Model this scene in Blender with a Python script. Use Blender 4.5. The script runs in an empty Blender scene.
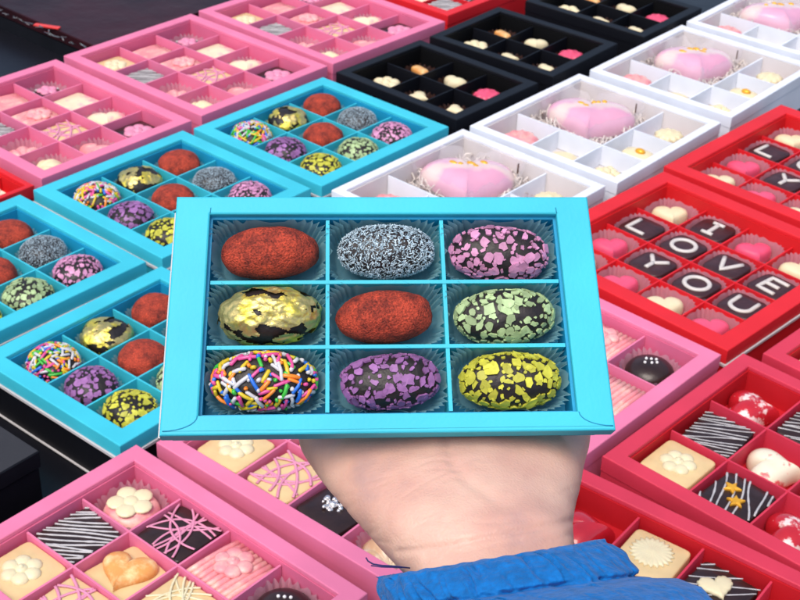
import bpy, math, random
from mathutils import Vector, Matrix, noise

# ---------------------------------------------------------------- camera, world, light
S = bpy.context.scene
COL = S.collection
ZR = 0.042                                   # height of the boxes on the table
RIGHT = Vector((0.99895917, 0.02412975, 0.03870832))
UP = Vector((-0.04561337, 0.52845558, 0.8477347))
FWD = Vector((0.0, 0.84861797, -0.52900618))
EYE = Vector((0, 0, 0.56196362 + ZR))
FPX = 1401.2

cd = bpy.data.cameras.new('camera')
cam = bpy.data.objects.new('camera', cd)
COL.objects.link(cam)
cd.sensor_width = 36
cd.lens = FPX / 800 * 36
cd.clip_start, cd.clip_end = 0.01, 200
cam.matrix_world = Matrix(((RIGHT.x, UP.x, -FWD.x, EYE.x), (RIGHT.y, UP.y, -FWD.y, EYE.y),
                           (RIGHT.z, UP.z, -FWD.z, EYE.z), (0, 0, 0, 1)))
cd.dof.use_dof = True
cd.dof.focus_distance = 0.515
cd.dof.aperture_fstop = 58
S.camera = cam

SUN_EL, SUN_AZ = math.radians(60), math.radians(208)   # azimuth measured clockwise from +Y
w = bpy.data.worlds.new('World')
S.world = w
w.use_nodes = True
nt = w.node_tree
bg = nt.nodes['Background']
sky = nt.nodes.new('ShaderNodeTexSky')
sky.sky_type = 'NISHITA'
sky.sun_disc = False
sky.sun_elevation = SUN_EL
sky.sun_rotation = SUN_AZ
sky.air_density = 1.0
sky.dust_density = 3.0
nt.links.new(sky.outputs[0], bg.inputs[0])
bg.inputs[1].default_value = 0.14
sd = bpy.data.lights.new('sun', 'SUN')
sd.energy = 1.4
sd.angle = math.radians(38)
sd.color = (1, 0.93, 0.84)
sun = bpy.data.objects.new('sun', sd)
COL.objects.link(sun)
to_sun = Vector((math.sin(SUN_AZ) * math.cos(SUN_EL), math.cos(SUN_AZ) * math.cos(SUN_EL), math.sin(SUN_EL)))
sun.rotation_euler = to_sun.to_track_quat('Z', 'Y').to_euler()
sun.location = (0, 0, 3)
S.view_settings.view_transform = 'Standard'
S.view_settings.look = 'None'
S.view_settings.exposure = 0.60
S.view_settings.gamma = 1


def ray(px, py):
    return FWD + RIGHT * ((px - 400) / FPX) - UP * ((py - 300) / FPX)


def on_table(px, py, z):
    d = ray(px, py)
    t = (z - EYE.z) / d.z
    return EYE + d * t


# ---------------------------------------------------------------- materials
def lin(c):
    return tuple(((v / 12.92) if v <= 0.04045 else ((v + 0.055) / 1.055) ** 2.4) for v in c)


MATS = {}


def mat(name, col, rough=0.5, var=0.12, scale=60.0, bump=0.0, bscale=400.0, metal=0.0, coat=0.0, sss=0.0,
        spec=0.5, island=0.0, col2=None, mixscale=None, mixpos=(0.45, 0.6), alpha=1.0, trans=0.0, sheen=0.0, bdist=0.001):
    """principled material whose colour varies by noise (and per mesh island), with a noise bump"""
    if name in MATS:
        return MATS[name]
    m = bpy.data.materials.new(name)
    m.use_nodes = True
    n, l = m.node_tree.nodes, m.node_tree.links
    p = n['Principled BSDF']
    tc = n.new('ShaderNodeTexCoord')
    nz = n.new('ShaderNodeTexNoise')
    nz.inputs['Scale'].default_value = scale
    nz.inputs['Detail'].default_value = 5
    l.new(tc.outputs['Object'], nz.inputs['Vector'])
    hsv = n.new('ShaderNodeHueSaturation')
    mr = n.new('ShaderNodeMapRange')
    mr.inputs[1].default_value, mr.inputs[2].default_value = 0.3, 0.7
    mr.inputs[3].default_value, mr.inputs[4].default_value = 1 - var, 1 + var
    l.new(nz.outputs[0], mr.inputs[0])
    val = mr.outputs[0]
    if island:
        g = n.new('ShaderNodeNewGeometry')
        m2 = n.new('ShaderNodeMapRange')
        m2.inputs[3].default_value, m2.inputs[4].default_value = 1 - island, 1 + island
        l.new(g.outputs['Random Per Island'], m2.inputs[0])
        mu = n.new('ShaderNodeMath')
        mu.operation = 'MULTIPLY'
        l.new(val, mu.inputs[0])
        l.new(m2.outputs[0], mu.inputs[1])
        val = mu.outputs[0]
    l.new(val, hsv.inputs['Value'])
    hsv.inputs['Color'].default_value = (*col, 1)
    if col2:
        z2 = n.new('ShaderNodeTexNoise')
        z2.inputs['Scale'].default_value = mixscale or scale
        z2.inputs['Detail'].default_value = 6
        z2.inputs['Roughness'].default_value = 0.65
        l.new(tc.outputs['Object'], z2.inputs['Vector'])
        rp = n.new('ShaderNodeValToRGB')
        rp.color_ramp.elements[0].position, rp.color_ramp.elements[1].position = mixpos
        rp.color_ramp.elements[0].color = (*col, 1)
        rp.color_ramp.elements[1].color = (*col2, 1)
        l.new(z2.outputs[0], rp.inputs[0])
        l.new(rp.outputs[0], hsv.inputs['Color'])
    l.new(hsv.outputs[0], p.inputs['Base Color'])
    p.inputs['Roughness'].default_value = rough
    p.inputs['Metallic'].default_value = metal
    p.inputs['Coat Weight'].default_value = coat
    p.inputs['Coat Roughness'].default_value = 0.08
    p.inputs['Specular IOR Level'].default_value = spec
    p.inputs['Alpha'].default_value = alpha
    p.inputs['Transmission Weight'].default_value = trans
    p.inputs['Sheen Weight'].default_value = sheen
    if sss:
        p.inputs['Subsurface Weight'].default_value = sss
        p.inputs['Subsurface Radius'].default_value = (0.004, 0.002, 0.0012)
        p.inputs['Subsurface Scale'].default_value = 1.0
    if bump:
        bz = n.new('ShaderNodeTexNoise')
        bz.inputs['Scale'].default_value = bscale
        bz.inputs['Detail'].default_value = 6
        l.new(tc.outputs['Object'], bz.inputs['Vector'])
        bp = n.new('ShaderNodeBump')
        bp.inputs['Strength'].default_value = bump
        bp.inputs['Distance'].default_value = bdist
        l.new(bz.outputs[0], bp.inputs['Height'])
        l.new(bp.outputs[0], p.inputs['Normal'])
    MATS[name] = m
    return m


def card(name, col, rough=0.5):
    return mat(name, col, rough, var=0.075, scale=22, bump=0.22, bscale=700, bdist=0.0004, spec=0.28)


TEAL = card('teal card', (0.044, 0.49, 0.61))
TEAL_IN = card('teal lining with painted shade', (0.012, 0.29, 0.50))  # shade of the inner walls put into the darker lining colour
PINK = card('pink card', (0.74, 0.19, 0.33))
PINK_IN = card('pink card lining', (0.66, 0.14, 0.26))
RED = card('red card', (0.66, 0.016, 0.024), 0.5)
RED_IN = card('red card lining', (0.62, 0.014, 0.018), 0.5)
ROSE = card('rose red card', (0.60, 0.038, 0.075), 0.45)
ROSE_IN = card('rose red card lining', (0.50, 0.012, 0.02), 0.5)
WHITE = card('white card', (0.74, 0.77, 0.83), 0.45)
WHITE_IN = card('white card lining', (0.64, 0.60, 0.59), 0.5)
BLACK = mat('black card', (0.0045, 0.005, 0.008), 0.5, spec=0.22, bump=.1, bscale=900, bdist=.0004)
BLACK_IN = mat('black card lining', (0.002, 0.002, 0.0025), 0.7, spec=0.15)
GREYTOP = card('charcoal card', (0.032, 0.031, 0.034), 0.5)
EDGE = card('raw board edge', (0.55, 0.53, 0.53), 0.7)
SEAM = card('teal fold shade', (0.012, 0.22, 0.38), 0.6)  # darker teal paints in the shading line of the rim folds
LABELW = card('paper label', (0.75, 0.75, 0.75), 0.6)
TABLE = mat('black vinyl table', (0.006, 0.006, 0.009), 0.35, spec=.3, var=0.3, scale=8, bump=0.25, bscale=25, bdist=0.004)

DARK = mat('dark chocolate', (0.028, 0.012, 0.009), 0.32, var=0.25, scale=90, bump=0.25, bscale=260)
BROWN = mat('brown chocolate', (0.048, 0.014, 0.014), 0.4, var=0.3, scale=90, bump=0.3, bscale=260)
DARKM = mat('dark chocolate matte', (0.014, 0.009, 0.008), 0.5, var=0.3, scale=120, bump=0.5, bscale=380)
CREAM = mat('white chocolate', (0.74, 0.54, 0.27), 0.38, var=0.08, scale=70, bump=0.2, bscale=220, sss=0.15)
IVORY = mat('ivory chocolate', (0.78, 0.67, 0.42), 0.38, var=0.06, scale=70, bump=0.25, bscale=240, sss=0.15)
SQUASH = mat('orange chocolate', (0.78, 0.34, 0.09), 0.35, col2=(0.85, 0.62, 0.30), mixscale=70, bump=0.25, bscale=200, sss=0.1)
ROSEC = mat('pink chocolate', (0.84, 0.30, 0.32), 0.35, var=0.08, bump=0.2, bscale=220, sss=0.15, col2=(0.88, 0.50, 0.42), mixscale=60)
PINKC = mat('pink icing', (0.74, 0.27, 0.40), 0.4, var=0.06, bump=0.15, sss=0.1)
HOTPINK = mat('hot pink chocolate', (0.78, 0.085, 0.17), 0.35, var=0.08, bump=0.15, sss=0.1)
REDC = mat('red glazed chocolate', (0.50, 0.012, 0.022), 0.18, var=0.15, coat=0.6, bump=0.08)
REDWHITE = mat('red and white marbled chocolate', (0.52, 0.015, 0.025), 0.22, col2=(0.82, 0.62, 0.58), mixscale=55, mixpos=(0.50, 0.55), coat=0.4)
CREAMRED = mat('cream chocolate with red brush mark', (0.84, 0.74, 0.55), 0.3, col2=(0.78, 0.12, 0.12), mixscale=60, mixpos=(0.545, 0.59), coat=0.2)
CREAMPINK = mat('cream chocolate with pink blush', (0.84, 0.72, 0.48), 0.35, col2=(0.85, 0.40, 0.42), mixscale=45, mixpos=(0.50, 0.62), sss=0.1)
DRIZ = mat('white drizzle', (0.50, 0.48, 0.48), 0.4, var=0.15)
GOLDB = mat('gold sugar', (0.85, 0.42, 0.03), 0.35, var=0.1, metal=0.3)
SILVER = mat('silver leaf', (0.75, 0.72, 0.70), 0.22, metal=0.9, bump=0.8, bscale=500)
LETTERM = mat('pale letter chocolate', (0.62, 0.57, 0.52), 0.4, var=.06)
PEARL = mat('pearl', (0.85, 0.82, 0.80), 0.2, coat=0.5)
BIGHEART = mat('glossy pink heart', (0.74, 0.30, 0.46), 0.16, var=0.05, coat=0.8)


def band(m, dirn, stops):
    """a brushed band of other chocolate across the thing (object space)"""
    n, l = m.node_tree.nodes, m.node_tree.links
    tc = n.new('ShaderNodeTexCoord')
    dt = n.new('ShaderNodeVectorMath')
    dt.operation = 'DOT_PRODUCT'
    dt.inputs[1].default_value = dirn
    l.new(tc.outputs['Object'], dt.inputs[0])
    nz = n.new('ShaderNodeTexNoise')
    nz.inputs['Scale'].default_value = 45
    l.new(tc.outputs['Object'], nz.inputs['Vector'])
    ma = n.new('ShaderNodeMath')
    ma.operation = 'MULTIPLY_ADD'
    ma.inputs[1].default_value = .034
    l.new(nz.outputs[0], ma.inputs[0])
    l.new(dt.outputs['Value'], ma.inputs[2])
    mr = n.new('ShaderNodeMapRange')
    mr.inputs[1].default_value, mr.inputs[2].default_value = -.05, .05
    l.new(ma.outputs[0], mr.inputs[0])
    rp = n.new('ShaderNodeValToRGB')
    while len(rp.color_ramp.elements) < len(stops):
        rp.color_ramp.elements.new(.5)
    for e, (pos, c) in zip(rp.color_ramp.elements, stops):
        e.position = pos
        e.color = (*c, 1)
    l.new(mr.outputs[0], rp.inputs[0])
    hsv = [q for q in n if q.type == 'HUE_SAT'][0]
    l.new(rp.outputs[0], hsv.inputs['Color'])


_pk, _cr = (0.76, 0.36, 0.49), (0.80, 0.58, 0.53)
band(BIGHEART, (-.707, .707, 0), [(0, _pk), (.62, _pk), (.70, _cr), (.78, _cr), (.86, _pk), (1, _pk)])
SHRED = mat('shredded paper', (0.80, 0.72, 0.66), 0.6, var=0.15)
FILM = mat('clear film', (0.95, 0.93, 0.95), 0.12, alpha=0.20, coat=1.0, bump=0.7, bscale=60)
BROWNPIN = mat('brown clip', (0.09, 0.05, 0.035), 0.5)
COCOA = mat('red cocoa dust', (0.085, 0.010, 0.007), 0.75, var=0.6, scale=1300, col2=(0.44, 0.050, 0.022), mixscale=130,
            mixpos=(0.30, 0.58), bump=1.0, bscale=1300, spec=0.4)
CRYST = mat('pale blue sugar needles', (0.42, 0.54, 0.60), 0.4, island=0.5)
PFLAKE = mat('pink chocolate flakes', (0.56, 0.24, 0.40), 0.5, island=0.28, var=0.18, scale=300, bump=0.3)
VFLAKE = mat('violet chocolate flakes', (0.28, 0.115, 0.30), 0.5, island=0.28, var=0.18, scale=300, bump=0.3)
GFLAKE = mat('pale green chocolate flakes', (0.36, 0.48, 0.23), 0.5, island=0.28, var=0.18, scale=300, bump=0.3)
YFLAKE = mat('yellow chocolate flakes', (0.52, 0.50, 0.045), 0.5, island=0.25, var=0.18, scale=300, bump=0.3)
GOLD = mat('gold leaf', (0.62, 0.50, 0.19), 0.36, metal=0.8, var=0.2, scale=200, col2=(0.95, 0.74, 0.10), mixscale=45,
           mixpos=(0.48, 0.56), bump=0.55, bscale=420)
SPR = [mat('sprinkle ' + k, c, 0.3, var=0.05) for k, c in (
    ('white', (0.58, 0.57, 0.58)), ('pink', (0.70, 0.08, 0.28)), ('yellow', (0.66, 0.48, 0.02)), ('blue', (0.02, 0.15, 0.62)),
    ('green', (0.05, 0.45, 0.05)), ('orange', (0.85, 0.24, 0.02)))]


def cup_mat(name, col, tr=0.35):
    m = bpy.data.materials.new(name)
    m.use_nodes = True
    n, l = m.node_tree.nodes, m.node_tree.links
    n.remove(n['Principled BSDF'])
    out = n['Material Output']
    d = n.new('ShaderNodeBsdfPrincipled')
    d.inputs['Roughness'].default_value = 0.4
    t = n.new('ShaderNodeBsdfTranslucent')
    a = n.new('ShaderNodeBsdfTransparent')
    nz = n.new('ShaderNodeTexNoise')
    nz.inputs['Scale'].default_value = 150
    rp = n.new('ShaderNodeValToRGB')
    rp.color_ramp.elements[0].color = (*[c * 0.85 for c in col], 1)
    rp.color_ramp.elements[1].color = (*[min(1, c * 1.12) for c in col], 1)
    l.new(nz.outputs[0], rp.inputs[0])
    l.new(rp.outputs[0], d.inputs['Base Color'])
    l.new(rp.outputs[0], t.inputs['Color'])
    m1, m2 = n.new('ShaderNodeMixShader'), n.new('ShaderNodeMixShader')
    m1.inputs[0].default_value = 0.4
    m2.inputs[0].default_value = tr
    l.new(d.outputs[0], m1.inputs[1])
    l.new(t.outputs[0], m1.inputs[2])
    l.new(m1.outputs[0], m2.inputs[1])
    l.new(a.outputs[0], m2.inputs[2])
    l.new(m2.outputs[0], out.inputs[0])
    return m


CUP_TEAL = cup_mat('glassine cup', (0.36, 0.66, 0.70), 0.30)
CUP_PINK = cup_mat('pale pink glassine cup', (0.66, 0.40, 0.48), 0.34)
CUP_DARK = cup_mat('brown paper cup', (0.06, 0.025, 0.018), 0.1)


# ---------------------------------------------------------------- mesh helpers
class MB:
    def __init__(s):
        s.v, s.f, s.m, s.sm = [], [], [], []

    def add(s, verts, faces, mi=0, smooth=True):
        o = len(s.v)
        s.v.extend(tuple(v) for v in verts)
        for f in faces:
            s.f.append(tuple(i + o for i in f))
            s.m.append(mi)
            s.sm.append(smooth)

    def box(s, c, size, rot=0.0, mi=0):
        hx, hy, hz = size[0] / 2, size[1] / 2, size[2] / 2
        cr, sr = math.cos(rot), math.sin(rot)
        vs = []
        for z in (-hz, hz):
            for x, y in ((-hx, -hy), (hx, -hy), (hx, hy), (-hx, hy)):
                vs.append((c[0] + x * cr - y * sr, c[1] + x * sr + y * cr, c[2] + z))
        s.add(vs, [(3, 2, 1, 0), (4, 5, 6, 7), (0, 1, 5, 4), (1, 2, 6, 5), (2, 3, 7, 6), (3, 0, 4, 7)], mi, False)

    def rings(s, rings, mi=0, smooth=True, cap0=True, cap1=True, closed=True):
        n = len(rings[0])
        vs = [v for r in rings for v in r]
        fs = []
        for k in range(len(rings) - 1):
            for i in range(n if closed else n - 1):
                j = (i + 1) % n
                fs.append((k * n + i, k * n + j, (k + 1) * n + j, (k + 1) * n + i))
        if cap0:
            fs.append(tuple(range(n - 1, -1, -1)))
        if cap1:
            b = (len(rings) - 1) * n
            fs.append(tuple(range(b, b + n)))
        s.add(vs, fs, mi, smooth)

    def tube(s, pts, r, n=6, mi=0, flat=1.0, closed=False):
        pts = [Vector(p) for p in pts]
        rr = r if isinstance(r, (list, tuple)) else [r] * len(pts)
        rings = []
        prev = None
        for i, p in enumerate(pts):
            if closed:
                t = pts[(i + 1) % len(pts)] - pts[i - 1]
            else:
                t = pts[min(i + 1, len(pts) - 1)] - pts[max(i - 1, 0)]
            if t.length < 1e-9:
                t = Vector((1, 0, 0))
            t.normalize()
            ref = Vector((0, 0, 1)) if abs(t.z) < 0.9 else Vector((1, 0, 0))
            a = t.cross(ref).normalized()
            if prev is not None and abs(t.z) >= 0.5:
                a = (prev - t * prev.dot(t)).normalized()
            prev = a
            b = t.cross(a)
            rings.append([p + a * (rr[i] * math.cos(2 * math.pi * k / n)) + b * (rr[i] * flat * math.sin(2 * math.pi * k / n))
                          for k in range(n)])
        if closed:
            rings.append(rings[0])
            s.rings(rings, mi, True, False, False)
        else:
            s.rings(rings, mi)

    def ellipsoid(s, c, r, nu=20, nv=12, mi=0, f=None, zmin=-1.0):
        rings = []
        for k in range(nv + 1):
            ph = -math.pi / 2 + math.pi * k / nv
            z = math.sin(ph)
            ring = []
            for i in range(nu):
                th = 2 * math.pi * i / nu
                d = Vector((math.cos(th) * math.cos(ph), math.sin(th) * math.cos(ph), z))
                q = 1.0 if f is None else f(d)
                ring.append((c[0] + d.x * r[0] * q, c[1] + d.y * r[1] * q, c[2] + max(d.z, zmin) * r[2] * q))
            rings.append(ring)
        s.rings(rings, mi, True, False, False)

    def outline(s, pts, prof, mi=0, smooth=True, bottom=True):
        """loft an outline through (scale, z) steps about its own origin"""
        rings = [[(x * sc, y * sc, z) for x, y in pts] for sc, z in prof]
        s.rings(rings, mi, smooth, bottom, True)

    def xform(s, M):
        s.v = [tuple(M @ Vector(v)) for v in s.v]
        return s

    def mesh(s, name, mats):
        me = bpy.data.meshes.new(name)
        me.from_pydata(s.v, [], s.f)
        for m in (mats if isinstance(mats, (list, tuple)) else [mats]):
            me.materials.append(m)
        me.polygons.foreach_set('material_index', s.m)
        me.polygons.foreach_set('use_smooth', s.sm)
        me.update()
        return me


def link(name, data, parent=None, M=None):
    o = bpy.data.objects.new(name, data)
    COL.objects.link(o)
    if parent:
        o.parent = parent
    if M is not None:
        o.matrix_local = M
    return o


def tag(o, label, cat, group=None):
    o['label'] = label
    o['category'] = cat
    if group:
        o['group'] = group
    return o


def structure(o):
    o['kind'] = 'structure'
    return o


T = Matrix.Translation


# ---------------------------------------------------------------- the table
tb = MB()
n = 24
vs, fs = [], []
for j in range(n + 1):
    for i in range(n + 1):
        vs.append((-2.5 + 5 * i / n, -1.0 + 5 * j / n, 0))
for j in range(n):
    for i in range(n):
        a = j * (n + 1) + i
        fs.append((a, a + 1, a + n + 2, a + n + 1))
tb.add(vs, fs)
structure(link('ground', tb.mesh('ground', TABLE)))


# ---------------------------------------------------------------- boxes
def rect_rings(w, h, prof, warp):
    """closed rectangular loft: prof is (inset x, inset y, z)"""
    return [[warp(x, y, z) for x, y in ((-w / 2 + ix, -h / 2 + iy), (w / 2 - ix, -h / 2 + iy),
                                        (w / 2 - ix, h / 2 - iy), (-w / 2 + ix, h / 2 - iy))] for ix, iy, z in prof]


def make_box(M, w, h, H, D, rx, ry, cols, rows, mats, label, group=None, big=None, warp=None, base_mat=None,
             skirt=0.012, base_in=0.0, name='chocolate_box', lip=True, drop=.0052):
    """returns (thing, cell(c,r) -> local centre on the cell floor, cell size)"""
    warp = warp or (lambda x, y, z: (x, y, z))
    m_out, m_in = mats
    th = link(name, None, None, M)
    th.empty_display_size = 0.02
    tag(th, label, 'box', group)
    b = MB()
    e = 0.0007
    b.rings(rect_rings(w, h, [(0.0025, 0.0025, H - skirt), (0, 0, H - skirt), (0, 0, H - e), (e * .35, e * .35, H - e * .35), (e, e, H),
                              (rx - e, ry - e, H), (rx - e * .3, ry - e * .3, H - e * .4), (rx, ry, H - e), (rx, ry, H - .003),
                              (rx - .002, ry - .002, H - .003)], warp), 0, False, False, False)
    link('rim', b.mesh('rim', m_out), th)
    b = MB()
    t = 0.001
    ix, iy = rx + t, ry + t
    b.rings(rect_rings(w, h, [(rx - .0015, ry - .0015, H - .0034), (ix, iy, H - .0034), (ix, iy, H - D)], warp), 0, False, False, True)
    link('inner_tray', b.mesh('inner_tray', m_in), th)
    b = MB()
    o = base_in
    b.rings(rect_rings(w, h, [(o + .002, o + .002, 0.0), (o + .0004, o + .0004, 0.0), (o + .0004, o + .0004, H - skirt - .0005),
                              (o + .0016, o + .0016, H - skirt - .0005)], warp), 0, False, True, False)
    link('base', b.mesh('base', base_mat or m_out), th)
    if lip:
        b = MB()
        b.rings(rect_rings(w, h, [(o + .0006, o + .0006, H - skirt - .0024), (o - .0012, o - .0012, H - skirt - .0024),
                                  (o - .0012, o - .0012, H - skirt - .0004), (o + .0012, o + .0012, H - skirt - .0004)], warp), 0, False, False, False)
        link('board_edge', b.mesh('board_edge', EDGE), th)
    iw, ih = w - 2 * ix, h - 2 * iy
    cw, ch = iw / cols, ih / rows
    z0, z1 = H - D + .0003, H - drop

    def divider(xa, ya, xb, yb, dz):
        d = MB()
        tt = 0.0007
        vx = abs(xb - xa) > abs(yb - ya)
        hx, hy = ((xb - xa) / 2, tt) if vx else (tt, (yb - ya) / 2)
        cx, cy = (xa + xb) / 2, (ya + yb) / 2
        nseg = 8
        vs2, fs2 = [], []
        for zz in (z0 + dz, z1 + dz):
            for sx, sy in ((-1, -1), (1, -1), (1, 1), (-1, 1)):
                vs2.append(warp(cx + sx * hx, cy + sy * hy, zz))
        d.add(vs2, [(3, 2, 1, 0), (4, 5, 6, 7), (0, 1, 5, 4), (1, 2, 6, 5), (2, 3, 7, 6), (3, 0, 4, 7)], 0, False)
        link('divider', d.mesh('divider', m_out), th)

    x0, y0 = -iw / 2, ih / 2
    g = .0004
    if big:
        divider(x0 + 2 * cw, -ih / 2 + g, x0 + 2 * cw, ih / 2 - g, 0)
        divider(x0 + g, y0 - 2 * ch, -x0 - g, y0 - 2 * ch, .0004)
        divider(x0 + 2 * cw + .001, y0 - ch, -x0 - g, y0 - ch, -.0012)
        divider(x0 + cw, -ih / 2 + g, x0 + cw, y0 - 2 * ch - .001, -.0012)
    else:
        for c in range(1, cols):
            divider(x0 + c * cw, -ih / 2 + g, x0 + c * cw, ih / 2 - g, 0)
        for r in range(1, rows):
            divider(x0 + g, y0 - r * ch, -x0 - g, y0 - r * ch, .0004)

    def cell(c, r):
        return Vector(warp(x0 + (c + .5) * cw, y0 - (r + .5) * ch, H - D))
    return th, cell, (cw, ch)


# ---------------------------------------------------------------- chocolate builders: each gives [(part, mesh), ...]
CACHE = {}


def cached(fn):
    def g(*a):
        k = (fn.__name__,) + a
        if k not in CACHE:
            random.seed(str(k))
            CACHE[k] = fn(*a)
        return CACHE[k]
    return g


def lump(amp, sc, off):
    return lambda d: 1 + amp * noise.noise(Vector(d) * sc + Vector((off, off * .7, 0)))


def sphere_pts(N, mind, tries=40, R=(1, 1, 1)):
    """directions spread evenly over an ellipsoid's skin, at least mind apart (in mean radii)"""
    a, b, c = R
    g = (a * b) ** .5
    top = 1 / min(R)
    pts, loc = [], []
    for _ in range(N * tries):
        v = Vector((random.gauss(0, 1), random.gauss(0, 1), random.gauss(0, 1)))
        if v.length < 1e-6:
            continue
        v.normalize()
        if v.z < -0.45:
            continue
        if random.random() > Vector((v.x / a, v.y / b, v.z / c)).length / top:
            continue
        p = Vector((v.x * a / g, v.y * b / g, v.z * c / g))
        if mind == 0 or all((p - q).length > mind for q in loc):
            pts.append(v)
            loc.append(p)
            if len(pts) >= N:
                break
    return pts


@cached
def truffle(kind, a, b, c):
    """a,b,c: half axes; origin at the underside"""
    off = random.random() * 50
    R = Vector((a, b, c))
    amp = {'cocoa': .055, 'gold': .06}.get(kind, .045)
    l0 = lump(amp, 1.6, off)
    BP = 2.18

    def lf(d):
        return l0(d) * (abs(d.x) ** BP + abs(d.y) ** BP + abs(d.z) ** BP) ** (-1 / BP)
    cen = Vector((0, 0, c * .96))
    body = MB()

    def ff(d):
        q = lf(d)
        if kind == 'cocoa':
            q += .018 * noise.noise(d * 9 + Vector((off, 0, 0))) + .010 * noise.noise(d * 22)
        return q
    body.ellipsoid(cen, R, 56, 32, 0, ff)
    parts = [('body', body.mesh('truffle_body', COCOA if kind == 'cocoa' else DARKM))]

    def surf(d, lift=0.0):
        d = d.normalized()
        q = lf(d)
        p = Vector((d.x * a * q, d.y * b * q, d.z * c * q))
        nrm = Vector((d.x / a, d.y / b, d.z / c)).normalized()
        return cen + p + nrm * lift, nrm

    k = MB()
    if kind in ('pink', 'violet', 'green', 'yellow'):
        size = (a * b) ** .5
        spacing = {'pink': .25, 'violet': .29, 'green': .25, 'yellow': .33}[kind]
        pts_ = sphere_pts(500, spacing * .80, 14, R)
        big_ = len(pts_)
        pts_ += sphere_pts(120, spacing * .5, 6, R)
        for qi, d in enumerate(pts_):
            small = qi >= big_
            if not small and random.random() < (.16 if kind != 'yellow' else .24):
                continue
            p, nr = surf(d)
            u = nr.orthogonal().normalized()
            u = Matrix.Rotation(random.random() * 6.28, 3, nr) @ u
            v = nr.cross(u)
            rad = spacing * size * (random.uniform(.16, .28) if small else random.choice((random.uniform(.38, .55), random.uniform(.5, .74))))
            asp = random.uniform(.5, 1.0)
            nv = random.choice((8, 9, 10, 11))
            lo, hi = [], []
            tilt = Vector((random.uniform(-.22, .22), random.uniform(-.22, .22)))
            dz_ = random.uniform(0, .0005)
            for i in range(nv):
                th = 2 * math.pi * (i + random.uniform(-.35, .35)) / nv
                rr = rad * random.uniform(.62, 1.2)
                x, y = rr * math.cos(th), rr * math.sin(th) * asp
                q = p + u * x + v * y - cen
                dd = Vector((q.x / a, q.y / b, q.z / c))
                s0, n0 = surf(dd)
                mid = s0.lerp(cen + q, .3)
                lift = max(.0001, x * tilt.x + y * tilt.y) + dz_
                lo.append(mid + n0 * (lift - .0005))
                hi.append(mid + n0 * (lift + .0003))
            ctr = p + nr * (.0004 + dz_)
            m0 = len(hi)
            k.add(lo + hi + [ctr], [(i, (i + 1) % m0, m0 + (i + 1) % m0, m0 + i) for i in range(m0)] +
                  [(m0 + i, m0 + (i + 1) % m0, 2 * m0) for i in range(m0)], 0, False)
        parts.append(('flake_coating', k.mesh('flake_coating', {'pink': PFLAKE, 'violet': VFLAKE, 'green': GFLAKE, 'yellow': YFLAKE}[kind])))
    elif kind == 'crystal':
        for d in sphere_pts(3300, 0, 3, R):
            p, nr = surf(d, .0002)
            t = Vector((random.gauss(0, 1), random.gauss(0, 1), random.gauss(0, 1)))
            t = (t - nr * t.dot(nr) * .55).normalized()
            L, r = random.uniform(.00022, .00075), random.uniform(.00011, .00019)
            x = t.orthogonal().normalized() * r
            y = t.cross(x).normalized() * r
            k.add([p - t * L + x, p - t * L + y - x * .5, p - t * L - y - x * .5, p + t * L + x, p + t * L + y - x * .5, p + t * L - y - x * .5],
                  [(0, 1, 4, 3), (1, 2, 5, 4), (2, 0, 3, 5), (3, 4, 5), (2, 1, 0)], 0, False)
        parts.append(('sugar_coating', k.mesh('sugar_coating', CRYST)))
    elif kind == 'gold':
        nu, nv = 130, 70
        grid = {}
        for j in range(nv + 1):
            for i in range(nu):
                ph = -math.pi / 2 + math.pi * j / nv
                th = 2 * math.pi * i / nu
                grid[i, j] = Vector((math.cos(th) * math.cos(ph), math.sin(th) * math.cos(ph), math.sin(ph)))
        keep, idx, vs2, fs2 = {}, {}, [], []

        def val(d):
            return noise.noise(d * 1.9 + Vector((off, 3, off))) + .35 * noise.noise(d * 6 + Vector((0, off, 1)))

        def vid(i, j):
            if (i, j) not in idx:
                d = grid[i, j]
                wr = noise.noise(d * 5 + Vector((off, 0, 0))) + .3 * noise.noise(d * 13)
                p, _ = surf(d, .0006 + .0007 * (wr + .5))
                idx[i, j] = len(vs2)
                vs2.append(p)
            return idx[i, j]
        for j in range(nv):
            for i in range(nu):
                i2 = (i + 1) % nu
                if val(grid[i, j]) > -.08 and grid[i, j].z > -.6:
                    fs2.append((vid(i, j), vid(i2, j), vid(i2, j + 1), vid(i, j + 1)))
        k.add(vs2, fs2, 0, False)
        k.sm = [True] * len(k.sm)
        parts.append(('gold_leaf', k.mesh('gold_leaf', GOLD)))
    elif kind == 'sprinkle':
        sz = (a * b) ** .5 / .0135
        placed = []
        for d in sphere_pts(230, .105, 40, R):
            p, nr = surf(d, random.uniform(.0002, .0009))
            t = nr.orthogonal().normalized()
            t = Matrix.Rotation(random.random() * 6.28, 3, nr) @ t
            L = random.choice((.0003, .0007, .0018, .0028, .0036)) * random.uniform(.8, 1.1) * sz
            r = random.uniform(.00066, .00088) * sz
            mi = random.choices(range(6), (30, 22, 24, 10, 9, 8))[0]
            ends = []
            for sgn in (-1, 1):
                q = p + t * L * sgn * .9 - cen
                s0, _ = surf(Vector((q.x / a, q.y / b, q.z / c)), .0006)
                ends.append(s0.lerp(p + t * L * sgn, .5))
            ax = (ends[1] - ends[0]).normalized()
            k.tube([ends[0] - ax * r * .7, ends[0] - ax * r * .25, ends[0], p + nr * .0002, ends[1], ends[1] + ax * r * .25, ends[1] + ax * r * .7],
                   [r * .35, r * .85, r, r, r, r * .85, r * .35], 7, mi)
        parts.append(('sprinkle_coating', k.mesh('sprinkle_coating', SPR)))
    return parts


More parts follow.
